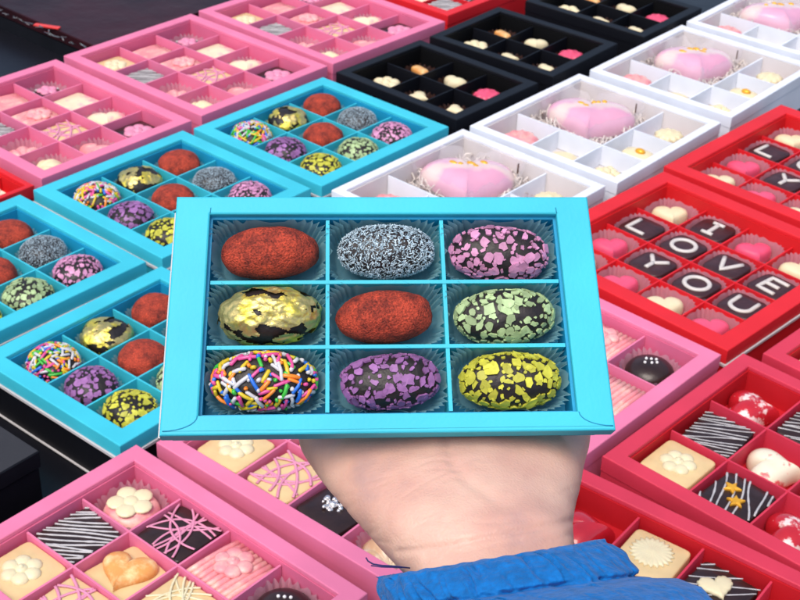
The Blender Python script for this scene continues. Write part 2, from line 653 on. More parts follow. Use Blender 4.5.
def squircle(sx, sy, n=40, e=.22):
    pts = []
    for i in range(n):
        t = 2 * math.pi * i / n
        c, s = math.cos(t), math.sin(t)
        pts.append((sx * math.copysign(abs(c) ** e, c), sy * math.copysign(abs(s) ** e, s)))
    return pts


def square_body(sx, sy, h, e=.18):
    b = MB()
    b.outline(squircle(sx, sy, 48, e), [(.96, 0), (1, .001), (1, h - .0012), (.985, h - .0004), (.95, h), (.5, h + .0002)])
    return b


def heart_pts(wd, n=48):
    out = []
    for i in range(n):
        t = 2 * math.pi * i / n
        x = 16 * math.sin(t) ** 3
        y = 13 * math.cos(t) - 5 * math.cos(2 * t) - 2 * math.cos(3 * t) - math.cos(4 * t)
        out.append((x / 32 * wd, (y + 2) / 32 * wd))
    return out[::-1]


def heart_body(wd, h, rot=0.0, z=0.0, b=None, mi=0, flat=False):
    b = b or MB()
    c, s = math.cos(rot), math.sin(rot)
    pts = [(x * c - y * s, x * s + y * c) for x, y in heart_pts(wd, 72)]
    prof = [(.93, z), (1.0, z + h * .12)] + [(math.cos(t) ** .8 if t < 1.5 else .02, z + h * (.3 + .7 * math.sin(t))) for t in
                                            [x * math.pi / 2 / 9 for x in range(0, 9)]] + [(.06, z + h)]
    if flat == 'soft':
        pts = [(x * (1 + .05 * math.cos(3 * i / 72 * 2 * math.pi)), y * (1 + .04 * math.sin(2 * i / 72 * 2 * math.pi))) for i, (x, y) in enumerate(pts)]
        prof = [(sc, z + h * q) for sc, q in ((.90, 0), (.97, .1), (1, .25), (.985, .42), (.94, .58), (.86, .73), (.74, .85), (.58, .94), (.38, .985), (.18, 1), (.04, 1))]
    elif flat:
        prof = [(sc, z + h * q) for sc, q in ((.93, 0), (.99, .12), (1, .3), (.99, .5), (.95, .68), (.88, .82), (.76, .92), (.58, .975), (.3, .995), (.05, 1))]
    b.outline(pts, prof, mi)
    return b


def flower(r, z, petals=6, b=None, mi=0, hp=.0022, off=(0, 0), core=True):
    b = b or MB()
    for i in range(petals):
        t = 2 * math.pi * i / petals + .3
        b.ellipsoid((off[0] + math.cos(t) * r * .58, off[1] + math.sin(t) * r * .58, z), (r * .44, r * .44, hp), 12, 8, mi)
    b.ellipsoid((off[0], off[1], z + hp * .25), (r * .34, r * .34, hp), 12, 8, mi)
    if core:
        b.ellipsoid((off[0], off[1], z + hp * .9), (r * .16, r * .16, hp * .6), 10, 6, mi)
    return b


def drizzle(sx, sy, z, lines, ang=0.0, r=.0007, wav=.0012):
    """back-and-forth piped lines at an angle, cut off by the square"""
    b = MB()
    ca, sa = math.cos(ang), math.sin(ang)
    ext = abs(sx * sa) + abs(sy * ca)
    for i in range(lines):
        v = (-1 + 2 * (i + .5 + random.uniform(-.22, .22)) / lines) * ext * .97
        seg = []
        slope = random.uniform(-.10, .10)
        ph = random.random() * 6
        for j in range(41):
            u = (-1 + j / 20) * 1.5 * max(sx, sy)
            y0 = v + slope * u + wav * math.sin(u * 110 + ph) * .45
            x, y = u * ca - y0 * sa, u * sa + y0 * ca
            if abs(x) <= sx * 1.01 and abs(y) <= sy * 1.01:
                seg.append((x, y, z + r * .25 + .0001 * (i % 3)))
        if len(seg) < 3:
            continue
        b.tube(seg, [r * (1 + .45 * noise.noise(Vector((p[0] * 260, p[1] * 260, i)))) for p in seg], 6, 0, .6)
    return b


def lattice(sx, sy, z, k=8, r=.0008):
    b = MB()
    for i in range(k):
        t = math.pi * i / k + random.uniform(-.25, .25)
        bend = random.uniform(-.5, .5)
        o = random.uniform(-.5, .5)
        pts = []
        for j in range(49):
            u = -1.4 + 2.8 * j / 48
            x = u * math.cos(t) - (o + bend * (u * u - .5)) * math.sin(t)
            y = u * math.sin(t) + (o + bend * (u * u - .5)) * math.cos(t)
            if abs(x) <= 1 and abs(y) <= 1:
                pts.append((x * sx, y * sy, z + r * .25 + .0001 * i))
        if len(pts) > 2:
            b.tube(pts, r, 6, 0, .6)
    return b


def star(r, z, h, off, rot):
    b = MB()
    pts = []
    for i in range(10):
        q = r if i % 2 == 0 else r * .45
        t = rot + math.pi * i / 5
        pts.append((q * math.cos(t), q * math.sin(t)))
    b.rings([[(x * s + off[0], y * s + off[1], zz) for x, y in pts] for s, zz in ((1, z), (1, z + h * .6), (.72, z + h))], 0, False)
    return b


def leafheart(wd, z, h, off=(0, 0), rot=0.0):
    b = MB()
    pts = []
    for i, (x, y) in enumerate(heart_pts(wd, 60)):
        q = 1 + .045 * math.cos(i * math.pi * .66)
        c, s = math.cos(rot), math.sin(rot)
        x, y = x * q, y * q
        pts.append((x * c - y * s + off[0], x * s + y * c + off[1]))
    cx, cy = off
    b.rings([[((x - cx) * s + cx, (y - cy) * s + cy, zz) for x, y in pts] for s, zz in ((1, z), (1, z + h * .5), (.9, z + h * .8), (.6, z + h), (.1, z + h * 1.15))])
    return b


def ruffle(r, z, h, n=20, off=(0, 0)):
    b = MB()
    N = n * 4
    rings = []
    for s, zz, am in ((1, z, .10), (1, z + h * .5, .10), (.86, z + h * .8, .09), (.62, z + h * .95, .10), (.3, z + h * .85, .08), (.12, z + h * 1.2, 0)):
        rings.append([(off[0] + r * s * (1 + am * math.cos(n * 2 * math.pi * i / N)) * math.cos(2 * math.pi * i / N),
                       off[1] + r * s * (1 + am * math.cos(n * 2 * math.pi * i / N)) * math.sin(2 * math.pi * i / N), zz) for i in range(N)])
    b.rings(rings)
    return b


def dome(r, h, flat=.0):
    b = MB()
    pts = [(r * math.cos(2 * math.pi * i / 48), r * math.sin(2 * math.pi * i / 48)) for i in range(48)]
    prof = [(.86, 0), (.97, .002), (1, h * .3)] + [(max(.03, math.cos(t) ** .7), h * (.3 + .7 * math.sin(t))) for t in
                                                  [.25, .5, .75, 1.0, 1.2, 1.35, 1.48]]
    b.outline(pts, prof)
    return b


def shell(r, h, b=None, rot=0.0):
    b = b or MB()
    N, K = 60, 8
    rings = []
    for k in range(K + 1):
        t = k / K
        ring = []
        for i in range(N):
            a = -1.45 + 2.9 * i / (N - 1)
            rib = abs(math.cos(a * 5.5))
            rad = 2 * r * t * (math.cos(a * .62)) * (.95 + .06 * rib)
            z = h * math.sin(math.pi * min(1, t * .86 + .1)) * math.cos(a * .9) ** .5 * (.86 + .16 * rib) + .001
            x, y = rad * math.sin(a), -r + rad * math.cos(a)
            ring.append((x * math.cos(rot) - y * math.sin(rot), x * math.sin(rot) + y * math.cos(rot), z if k < K else .001))
        rings.append(ring)
    b.rings(rings, 0, True, False, False, False)
    return b


def swirl(r, z, h):
    b = MB()
    pts, rr = [], []
    for i in range(60):
        t = i / 59
        a = t * 2 * math.pi * 3.2
        q = r * (1 - t) * .62
        pts.append((q * math.cos(a), q * math.sin(a), z + r * .25 + h * t))
        rr.append(r * .36 * (1 - .75 * t))
    b.tube(pts, rr, 8)
    return b


SX, SY, SH = .0186, .0194, .0135      # the square pralines of the twelve-cell boxes


@cached
def praline(kind):
    base = lambda m, sx=SX, sy=SY, h=SH: ('body', square_body(sx, sy, h).mesh('square_body', m))
    if kind == 'flower_dome':
        return [('body', dome(.0178, .014).mesh('dome', ROSEC)), ('flower', flower(.0148, .0136, 5, hp=.0020, core=False).mesh('flower', IVORY))]
    if kind == 'dark_pink_lattice':
        return [base(DARK), ('drizzle', lattice(SX, SY, SH, 10).mesh('drizzle', PINKC))]
    if kind in ('ribbed_flower', 'ribbed'):
        b = square_body(SX, SY, SH - .0022)
        for i in range(9):
            x = -SX + SX * 2 * (i + .5) / 9
            b.tube([(x, -SY * 1.01, SH - .0026), (x, -SY * .5, SH - .0018), (x, 0, SH - .0016), (x, SY * .5, SH - .0018), (x, SY * 1.01, SH - .0026)], SX / 8.6, 8)
        out = [('body', b.mesh('ribbed_body', ROSEC))]
        if kind == 'ribbed_flower':
            out.append(('flower', flower(.0125, SH + .001, 6, off=(-.002, .004), hp=.0028).mesh('flower', ROSEC)))
        return out
    if kind in ('pearl_dome',):
        out = [('body', dome(.0182, .0150).mesh('dome', DARK))]
        for x, y in ((-.005, .001), (-.002, .003), (.001, -.001), (.0035, .002), (-.003, -.004), (.001, .005)):
            q = MB()
            q.ellipsoid((x, y, .0152), (.0011, .0011, .0011), 10, 8)
            out.append(('pearl', q.mesh('pearl', PEARL)))
        return out
    if kind == 'dark_drizzle':
        return [base(DARK), ('drizzle', drizzle(SX, SY, SH, 16, .75, .00075).mesh('drizzle', DRIZ))]
    if kind == 'dark_drizzle_fine':
        return [base(DARK), ('drizzle', drizzle(SX, SY, SH, 14, .5, .0005).mesh('drizzle', DRIZ))]
    if kind == 'orange_heart':
        return [base(CREAM, SX, SY, SH - .004), ('heart', heart_body(.034, .0075, .5, SH - .0045).mesh('heart', SQUASH))]
    if kind == 'cream_lattice':
        return [base(CREAM), ('drizzle', lattice(SX, SY, SH, 9, .0008).mesh('drizzle', IVORY))]
    if kind == 'cream_flower':
        return [base(CREAM), ('flower', flower(.0125, SH, 6, hp=.0030).mesh('flower', IVORY))]
    if kind == 'cream_ruffle':
        return [base(CREAM), ('flower', ruffle(.0125, SH, .0022, 22, (-.001, .003)).mesh('flower', IVORY))]
    if kind == 'cream_pink_lattice':
        return [base(CREAM), ('drizzle', lattice(SX, SY, SH, 9, .0010).mesh('drizzle', PINKC))]
    if kind == 'cream_plain':
        return [base(CREAMPINK)]
    if kind == 'dark_silver':
        b = MB()
        for i in range(26):
            a, q = random.random() * 6.28, random.random() ** .5 * .007
            b.ellipsoid((q * math.cos(a) - .003, q * math.sin(a), SH + random.random() * .002), (random.uniform(.001, .0026), random.uniform(.001, .0026), .0012), 7, 5)
        c = MB()
        c.tube([(.011, .002, SH + .0006), (.0135, .0095, SH + .0012)], .0016, 8)
        return [base(DARK), ('silver_topping', b.mesh('silver_topping', SILVER)), ('silver_stick', c.mesh('silver_stick', SILVER))]
    if kind == 'shell':
        return [('body', shell(.0165, .013, None, .6).mesh('shell', mat('caramel shell', (0.72, 0.46, 0.26), .3, col2=(.85, .72, .52), mixscale=60, sss=.1)))]
    if kind == 'cream_shell':
        return [('body', shell(.0165, .014, None, -.6).mesh('shell', IVORY))]
    if kind == 'pink_shell':
        return [('body', shell(.0165, .013, None, 1.1).mesh('shell', ROSEC)), ('dark_tip', dome(.007, .011).xform(T((.008, .009, 0))).mesh('dark_tip', DARK))]
    if kind == 'dotted_dome':
        out = [('body', dome(.0178, .012).mesh('dome', DARK)), ('pink_cap', flower(.0105, .0125, 5, hp=.0022, core=False).mesh('pink_cap', PINKC))]
        b = MB()
        for i in range(11):
            t = 2 * math.pi * i / 11
            b.ellipsoid((.0135 * math.cos(t), .0135 * math.sin(t), .0098), (.0019, .0019, .0012), 8, 6)
        out.append(('white_dots', b.mesh('white_dots', DRIZ)))
        return out
    if kind == 'cream_heart_pink':
        return [('body', heart_body(.040, .0155, .9).mesh('heart', CREAMPINK))]
    if kind == 'pale_pink_heart':
        return [('body', heart_body(.038, .0135, .5).mesh('heart', ROSEC))]
    if kind == 'dark_pink_flower':
        return [base(DARK), ('flower', flower(.0145, SH, 6, hp=.0032, off=(.001, 0)).mesh('flower', PINKC))]
    if kind == 'red_white_heart':
        return [('body', heart_body(.040, .0165, 2.1).mesh('heart', REDWHITE))]
    if kind == 'red_heart':
        return [('body', heart_body(.040, .0165, 2.2).mesh('heart', REDC))]
    if kind == 'cream_red_heart':
        return [('body', heart_body(.040, .0170, 2.2).mesh('heart', CREAMRED))]
    if kind == 'drizzle_swirl':
        return [base(DARK), ('drizzle', drizzle(SX, SY, SH, 12, .5, .0005).mesh('drizzle', DRIZ)), ('swirl', swirl(.010, SH, .010).mesh('swirl', IVORY))]
    if kind == 'drizzle_stars':
        return [base(DARK), ('drizzle', drizzle(SX, SY, SH, 8, 2.0, .0007, .003).mesh('drizzle', DRIZ)),
                ('star', star(.0062, SH + .0004, .0022, (-.0065, .004), .4).mesh('star', GOLDB)), ('star', star(.0062, SH + .0004, .0022, (.003, -.0055), .9).mesh('star', GOLDB))]
    if kind == 'drizzle_leaf':
        return [base(DARK), ('drizzle', drizzle(SX, SY, SH, 8, .7, .0005).mesh('drizzle', DRIZ)), ('heart', leafheart(.021, SH + .0003, .003, (0, .001), .9).mesh('heart', IVORY))]
    raise KeyError(kind)


def disc_base(r=.015, h=.006, m=None):
    return ('body', dome(r, h).mesh('round_body', m or DARK))


@cached
def bonbon(kind):
    """smaller chocolates of the black and white boxes and the letter boxes"""
    if kind == 'orange_bar':
        b = MB()
        b.outline(squircle(.011, .0055, 28, .5), [(.9, .006), (1, .008), (1, .0105), (.85, .0125), (.4, .013)])
        return [disc_base(), ('topping', b.mesh('topping', SQUASH))]
    if kind == 'cream_heart':
        return [disc_base(), ('heart', heart_body(.027, .010, .3, .006).mesh('heart', IVORY))]
    if kind == 'red_flower':
        return [disc_base(), ('flower', ruffle(.0135, .006, .009, 9).mesh('flower', HOTPINK))]
    if kind == 'white_flower':
        return [disc_base(), ('flower', flower(.0150, .010, 6, hp=.0045).mesh('flower', IVORY))]
    if kind == 'white_leaf':
        return [disc_base(), ('heart', leafheart(.023, .008, .005, (0, 0), 1.9).mesh('heart', IVORY))]
    if kind == 'small_heart':
        return [disc_base(), ('heart', heart_body(.022, .009, -.4, .006).mesh('heart', IVORY))]
    if kind == 'pink_rosette':
        return [('body', ruffle(.017, 0, .015, 9).mesh('rosette', ROSEC))]
    if kind == 'pale_round':
        return [('body', dome(.016, .010).mesh('dome', IVORY))]
    if kind == 'cream_cluster':
        b = MB()
        for i in range(9):
            t = i * 2.4
            q = .0035 * i ** .5
            b.ellipsoid((q * math.cos(t), q * math.sin(t), .010 - q * .2), (.005, .005, .004), 8, 6)
        return [disc_base(.015, .008), ('topping', b.mesh('topping', IVORY))]
    if kind == 'cream_rosette':
        return [('body', dome(.016, .008).mesh('dome', ROSEC)), ('rosette', ruffle(.013, .008, .007, 11).mesh('rosette', IVORY))]
    if kind == 'gold_oval':
        b = MB()
        b.outline(squircle(.017, .012, 36, .8), [(.9, 0), (1, .003), (1, .008), (.85, .011), (.5, .0125), (.1, .013)])
        q = MB()
        q.ellipsoid((.002, -.001, .0135), (.0052, .004, .003), 14, 8)
        return [('body', b.mesh('oval', IVORY)), ('gold_bead', q.mesh('gold_bead', GOLDB))]
    if kind == 'love_cream':
        return [('body', heart_body(.032, .0125, .75, flat=True).mesh('heart', IVORY))]
    if kind == 'love_pink':
        return [('body', heart_body(.032, .0125, .75, flat=True).mesh('heart', HOTPINK))]
    if kind.startswith('letter'):
        L = kind[-1]
        w_, h_ = .0088, .0100
        st = {'L': [[(-1, 1), (-1, -1), (1, -1)]], 'I': [[(0, 1), (0, -1)], [(-.6, 1), (.6, 1)], [(-.6, -1), (.6, -1)]],
              'V': [[(-1, 1), (0, -1), (1, 1)]], 'E': [[(1, 1), (-.8, 1), (-.8, -1), (1, -1)], [(-.8, 0), (.7, 0)]],
              'Y': [[(-1, 1), (0, 0), (1, 1)], [(0, 0), (0, -1)]],
              'U': [[(-1, 1), (-1, -.25)] + [(-math.cos(t), -.25 - .75 * math.sin(t)) for t in [math.pi * i / 12 for i in range(1, 12)]] + [(1, -.25), (1, 1)]],
              'O': None}[L]
        b = MB()
        z = .0125
        if st is None:
            b.tube([(w_ * 1.15 * math.cos(t), h_ * math.sin(t), z) for t in [2 * math.pi * i / 32 for i in range(32)]], .0020, 8, 0, .7, True)
        else:
            for qi, s_ in enumerate(st):
                pts = []
                for (x1, y1), (x2, y2) in zip(s_[:-1], s_[1:]):
                    m_ = 4
                    for i in range(m_):
                        pts.append((w_ * (x1 + (x2 - x1) * i / m_), h_ * (y1 + (y2 - y1) * i / m_), z + .00015 * qi))
                pts.append((w_ * s_[-1][0], h_ * s_[-1][1], z + .00015 * qi))
                b.tube(pts, .0020, 8, 0, .7)
        return [('body', square_body(.0160, .0166, .012, .4).mesh('square_body', BROWN)), ('letter', b.mesh('letter', LETTERM))]
    raise KeyError(kind)


@cached
def cup(kind, bx, by, tx, ty, h, n, e, amp, zw=1.0):
    """pleated paper case: bottom half sizes, top half sizes, height, pleats, squareness"""
    b = MB()
    N = n * 4
    rings = []
    for k in range(5):
        t = k / 4
        ring = []
        for i in range(N):
            a = 2 * math.pi * i / N
            c, s = math.cos(a), math.sin(a)
            hx, hy = bx + (tx - bx) * t, by + (ty - by) * t
            x = hx * math.copysign(abs(c) ** e, c)
            y = hy * math.copysign(abs(s) ** e, s)
            q = 1 + amp * (.25 + t) * math.cos(n * a + .5 * math.sin(5 * a)) * (1 + .5 * math.sin(a * 3 + 1)) * .02 / max(hx, hy)
            z = h * t + zw * (.0011 * math.cos(n * a + .6) + .0016 * noise.noise(Vector((c * 2, s * 2, h * 99)))) * t * t
            ring.append((x * q, y * q, z + .0002))
        rings.append(ring)
    b.rings(rings, 0, True, True, False)
    return b.mesh('paper_cup', {'teal': CUP_TEAL, 'pink': CUP_PINK, 'dark': CUP_DARK}[kind])


def place(parts, name, M, label, cat, group=None):
    if len(parts) == 1:
        return tag(link(name, parts[0][1], None, M), label, cat, group)
    o = link(name, None, None, M)
    o.empty_display_size = .01
    tag(o, label, cat, group)
    for pn, me in parts:
        link(pn, me, o)
    return o


def in_view(P, m=100):
    d = P - EYE
    z = d.dot(FWD)
    x, y = 400 + FPX * d.dot(RIGHT) / z, 300 - FPX * d.dot(UP) / z
    return -m < x < 800 + m and -m < y < 600 + m


def mirror_rand(seed, amt):
    r = random.Random(seed)
    return r.uniform(-amt, amt)


# ---------------------------------------------------------------- where the boxes lie (centre, angle, width, height)
BOX = {
    'P1': (-0.3378, 1.2043, -0.6937, 0.2061, 0.1713), 'P2': (-0.2211, 1.3487, -0.6831, 0.2073, 0.1749),
    'P3': (-0.1015, 1.4930, -0.7060, 0.2088, 0.1794), 'A': (-0.0803, 1.2019, -0.6911, 0.1647, 0.1741),
    'B': (-0.1984, 1.0647, -0.6869, 0.1645, 0.1684), 'W1': (0.0567, 1.0921, -0.7006, 0.1631, 0.1791),
    'W2': (0.1815, 1.2378, -0.6905, 0.1676, 0.1816), 'W3': (0.3104, 1.3925, -0.6810, 0.1669, 0.1853),
    'K2': (0.0275, 1.3336, -0.7044, 0.1604, 0.1302), 'K1': (0.1220, 1.4488, -0.6554, 0.1605, 0.1280),
    'D': (-0.1811, 0.8226, -0.6616, 0.1485, 0.1717), 'I1': (0.2366, 0.9973, -0.7583, 0.2046, 0.2052),
    'P7': (0.1008, 0.8481, -0.7176, 0.2028, 0.1747), 'R3': (0.2690, 0.7186, -0.7305, 0.2028, 0.1724),
    'P5': (-0.1353, 0.5909, -0.6828, 0.1991, 0.1500), 'P6': (-0.0192, 0.7216, -0.6610, 0.2028, 0.1747),
    'C': (-0.3161, 0.9252, -0.6813, 0.1601, 0.1717), 'I2': (0.3793, 1.1602, -0.7378, 0.2045, 0.2052),
    'R4': (0.1462, 0.5825, -0.6287, 0.2028, 0.1747), 'R5': (0.3996, 0.8453, -0.7591, 0.2028, 0.1747),
    'W4': (0.4332, 1.5498, -0.6645, 0.1660, 0.1813), 'K3': (0.2332, 1.5737, -0.6697, 0.1604, 0.1293),
    'R0': (0.0180, 1.6442, -0.6987, 0.2028, 0.1747),
}


def frame_of(k):
    x, y, th, w_, h_ = BOX[k]
    return T((x, y, 0)) @ Matrix.Rotation(th, 4, 'Z'), w_, h_


TRUF = [['cocoa', 'crystal', 'pink'], ['gold', 'cocoa', 'green'], ['sprinkle', 'violet', 'yellow']]
TRUF_WORDS = {'cocoa': 'red cocoa-dusted truffle', 'crystal': 'dark truffle rolled in pale blue sugar', 'pink': 'truffle coated in pink flakes',
              'gold': 'dark truffle wrapped in torn gold leaf', 'green': 'truffle coated in pale green flakes',
              'sprinkle': 'truffle covered in multicoloured sprinkles', 'violet': 'truffle coated in violet flakes', 'yellow': 'truffle coated in yellow flakes'}


def fill_teal(M, cell, cs, D, where, dims, cupargs, seed, z_lift=.0006):
    for r in range(3):
        for c in range(3):
            k = TRUF[r][c]
            P = cell(c, r)
            if not in_view(M @ P):
                continue
            extra = ''
            if k == 'cocoa':
                extra = ' in far corner' if r == 0 else ' at centre'
            rot = mirror_rand(seed + str(r) + str(c), .25)
            loc = M @ T(P + Vector((mirror_rand(seed + 'x' + k + str(r), .0008), mirror_rand(seed + 'y' + k + str(r), .0006), 0)))
            place(truffle(k, *dims[(r * 3 + c + ord(seed)) % len(dims)]), 'truffle', loc @ T((0, 0, z_lift)) @ Matrix.Rotation(rot * 12 if abs(dims[0][0] - dims[0][1]) < .002 else rot * .3, 4, 'Z'),
                  TRUF_WORDS[k] + extra + ' ' + where, 'truffle', 'truffles in the teal boxes')
            nm = {'cocoa': 'red', 'crystal': 'pale blue'}.get(k, k)
            if k == 'cocoa':
                nm = 'far red' if r == 0 else 'centre red'
            tag(link('paper_cup', cup('teal', *cupargs), None, M @ T(P)), 'pleated cup under the ' + nm + ' truffle ' + where, 'paper cup',
                'paper cups in the teal boxes')


# ---- teal boxes on the table
TB = {'A': 'teal box with nine truffles against the black box corner', 'B': 'teal box with nine truffles between pink boxes and held box',
      'C': 'teal box of truffles cut by the left picture edge', 'D': 'teal box on a black base, lowest at left'}
TW = {'A': 'in teal box touching black box', 'B': 'in teal box behind held corner', 'C': 'in teal box at left edge',
      'D': 'in lowest teal box'}
for k in 'ABCD':
    M, w_, h_ = frame_of(k)
    th, cell, cs = make_box(M, w_, h_, ZR, .023, .0135, .0135, 3, 3, (TEAL, TEAL_IN), TB[k], 'teal truffle boxes lying on the table',
                            base_mat=BLACK if k == 'D' else TEAL, skirt=.011)
    rr = .0185 if k != 'D' else .0178
    if k == 'D':
        be = MB()
        be.rings(rect_rings(w_, h_, [(.003, .003, .0012), (-.0010, -.0010, .0012), (-.0010, -.0010, .0019), (.003, .003, .0019)], lambda x, y, z: (x, y, z)), 0, False, False, False)
        link('board_edge', be.mesh('board_edge', EDGE), th)
    fill_teal(M, cell, cs, .023, TW[k], [(rr, rr, .0125), (rr * .97, rr, .0120), (rr, rr * .96, .0128)],
              (.016, .016, .0202, .0202, .012, 26, .8, .05), k)

# ---- pink boxes
LAYA = [['flower_dome', 'dark_pink_lattice', 'ribbed_flower', 'pearl_dome'], ['dark_drizzle', 'orange_heart', 'cream_lattice', 'ribbed'],
        ['cream_flower', 'cream_pink_lattice', 'dark_silver', 'shell']]
LAYB = [['dotted_dome', 'cream_plain', 'cream_heart_pink', 'dark_pink_flower'], ['ribbed', 'ribbed_flower', 'cream_pink_lattice', 'pale_pink_heart'],
        ['cream_flower', 'dark_drizzle', 'pink_shell', 'cream_shell']]
LAYR = [['red_white_heart', 'drizzle_swirl', 'red_heart', 'cream_flower'], ['dark_drizzle_fine', 'cream_red_heart', 'cream_ruffle', 'drizzle_leaf'],
        ['cream_flower', 'drizzle_stars', 'red_white_heart', 'cream_lattice']]
LAYR4 = [['red_heart', 'cream_ruffle', 'drizzle_leaf', 'cream_red_heart'], ['dark_drizzle_fine', 'red_white_heart', 'cream_flower', 'drizzle_stars'],
         ['cream_lattice', 'drizzle_swirl', 'cream_plain', 'dark_drizzle']]
PW = {'flower_dome': 'pink dome with cream flower', 'dark_pink_lattice': 'dark square with pink lattice', 'ribbed_flower': 'pink ribbed square with flower',
      'pearl_dome': 'dark dome with white pearls', 'dark_drizzle': 'dark square with white drizzle', 'orange_heart': 'orange heart on cream square',
      'cream_lattice': 'cream square with pale lattice', 'ribbed': 'plain pink ribbed square', 'cream_flower': 'cream square with cream flower',
      'cream_pink_lattice': 'cream square with pink lattice', 'dark_silver': 'dark square with silver topping', 'shell': 'caramel shell',
      'dotted_dome': 'dark dotted dome with pink cap', 'cream_plain': 'cream square with pink blush', 'cream_heart_pink': 'cream heart with pink streaks',
      'dark_pink_flower': 'dark square with pink flower', 'pale_pink_heart': 'pale pink heart', 'pink_shell': 'pink shell with dark tip', 'cream_shell': 'cream shell',
      'red_white_heart': 'red heart marbled white', 'drizzle_swirl': 'dark drizzled square with cream swirl', 'red_heart': 'glossy red heart',
      'dark_drizzle_fine': 'dark square with fine white lines', 'cream_red_heart': 'cream heart with red mark', 'cream_ruffle': 'cream square with ruffled daisy',
      'drizzle_leaf': 'dark drizzled square with cream leaf', 'drizzle_stars': 'dark drizzled square with two gold stars'}
PBOX = {'P1': (LAYB, 'pink box of twelve chocolates at upper left picture edge', 'in pink box at upper left edge'),
        'P2': (LAYB, 'pink box of twelve chocolates, middle of the three upper pink ones', 'in middle upper pink box'),
        'P3': (LAYB, 'pink box of twelve chocolates at the top, beside the black box', 'in topmost pink box beside black one'),
        'P5': (LAYA, 'pink box of square chocolates in the lower left corner', 'in pink box at lower left corner'),
        'P6': (LAYA, 'pink box of chocolates directly behind the wrist', 'in pink box behind the wrist'),
        'P7': (LAYA, 'pink box peeking out right of the held teal box', 'in pink box right of held box'),
        'R3': (LAYR, 'rose red box whose dark square carries gold stars', 'in red box with gold stars'),
        'R4': (LAYR4, 'rose red box at bottom right beside the blue cuff', 'in red box beside blue cuff'),
        'R5': (LAYR, 'rose red box cut by the right edge below I LOVE YOU', 'in red box at right edge'),
        'R0': (LAYR4, 'bright red box at the top between pink and black boxes', 'in top red box')}
CUPPED = {'flower_dome', 'pearl_dome', 'shell', 'dotted_dome', 'cream_heart_pink', 'pale_pink_heart', 'pink_shell', 'cream_shell'}
for k, (lay, lab, where) in PBOX.items():
    M, w_, h_ = frame_of(k)
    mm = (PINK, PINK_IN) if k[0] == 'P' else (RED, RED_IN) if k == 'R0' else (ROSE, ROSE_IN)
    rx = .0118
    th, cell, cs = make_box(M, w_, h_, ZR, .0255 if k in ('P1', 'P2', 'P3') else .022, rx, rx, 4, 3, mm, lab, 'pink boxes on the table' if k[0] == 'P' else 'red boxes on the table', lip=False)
    for r in range(3):
        for c in range(4):
            kind = lay[r][c]
            P = cell(c, r)
            if not in_view(M @ P):
                continue
            rot = mirror_rand(k + str(r) + str(c), .10)
            ex = ''
            if k in ('R3', 'R5') and kind == 'red_white_heart':
                ex = ' in far corner' if r == 0 else ' beside the stars'
                if k == 'R5':
                    ex = ' in far corner' if r == 0 else ' of near row'
            low = -.003 if k in ('P1', 'P2', 'P3') else 0
            place(praline(kind), 'chocolate', M @ T(P + Vector((mirror_rand(k + 'a' + str(r * 4 + c), .0010), mirror_rand(k + 'b' + str(r * 4 + c), .0012), .0006))) @
                  Matrix.Rotation(rot, 4, 'Z'), PW[kind] + ex + ' ' + where, 'chocolate', 'chocolates in the pink and red boxes')
            if kind in CUPPED:
                tag(link('paper_cup', cup('pink', .0165, .0165, .0203, .0197, .012, 24, .75, .05), None, M @ T(P)),
                    'pale cup under ' + PW[kind] + ' ' + where, 'paper cup', 'paper cups in the pink boxes')

# ---- small red box at the far left
Rc = on_table(34, 185, ZR)
th0 = -.69
e_, g_ = Vector((math.cos(th0), math.sin(th0), 0)), Vector((-math.sin(th0), math.cos(th0), 0))
ctr = Rc - e_ * .057 - g_ * .047
M6 = T((ctr.x, ctr.y, 0)) @ Matrix.Rotation(th0, 4, 'Z')
th, cell, cs = make_box(M6, .114, .094, ZR, .017, .005, .005, 3, 2, (RED, RED_IN), 'small red box wedged between pink and teal boxes at left edge',
                        'red boxes on the table', lip=False)
P = cell(2, 1)
place(praline('red_white_heart'), 'chocolate', M6 @ T(P + Vector((0, 0, .0006))) @ Matrix.Scale(.82, 4), 'red and white heart in the small red box at left edge', 'chocolate',
      'chocolates in the pink and red boxes')
P = cell(2, 0)
place(praline('cream_red_heart'), 'chocolate', M6 @ T(P + Vector((0, 0, .0006))) @ Matrix.Scale(.82, 4), 'cream heart with red mark in the small red box at left edge', 'chocolate',
      'chocolates in the pink and red boxes')

# ---- black boxes
LAYK = [['orange_bar', 'cream_heart', 'red_flower'], ['white_flower', 'white_leaf', 'small_heart']]
KW = {'orange_bar': 'dark bonbon with orange topping', 'cream_heart': 'dark bonbon with cream heart', 'red_flower': 'dark bonbon with hot pink flower',
      'white_flower': 'dark bonbon with white flower', 'white_leaf': 'dark bonbon with white ribbed leaf', 'small_heart': 'dark bonbon with small white heart'}
KB = {'K2': ('black box of six bonbons touching the teal box', 'in black box touching teal'), 'K1': ('black box of six bonbons, middle of three', 'in middle black box'),
      'K3': ('black box of six bonbons cut by the top edge', 'in black box at top edge')}
for k, (lab, where) in KB.items():
    M, w_, h_ = frame_of(k)
    th, cell, cs = make_box(M, w_, h_, ZR, .025, .011, .011, 3, 2, (BLACK, BLACK_IN), lab, 'black boxes in a row', lip=False)
    for r in range(2):
        for c in range(3):
            P = cell(c, r)
            if not in_view(M @ P):
                continue
            kind = LAYK[r][c]
            place(bonbon(kind), 'bonbon', M @ T(P + Vector((0, 0, .0008))) @ Matrix.Rotation(mirror_rand(k + kind, .3), 4, 'Z'), KW[kind] + ' ' + where, 'bonbon', 'bonbons in the black boxes')
            tag(link('paper_cup', cup('dark', .0155, .0155, .019, .019, .009, 22, .9, .05), None, M @ T(P)), 'dark cup under ' + KW[kind] + ' ' + where, 'paper cup',
                'paper cups in the black boxes')

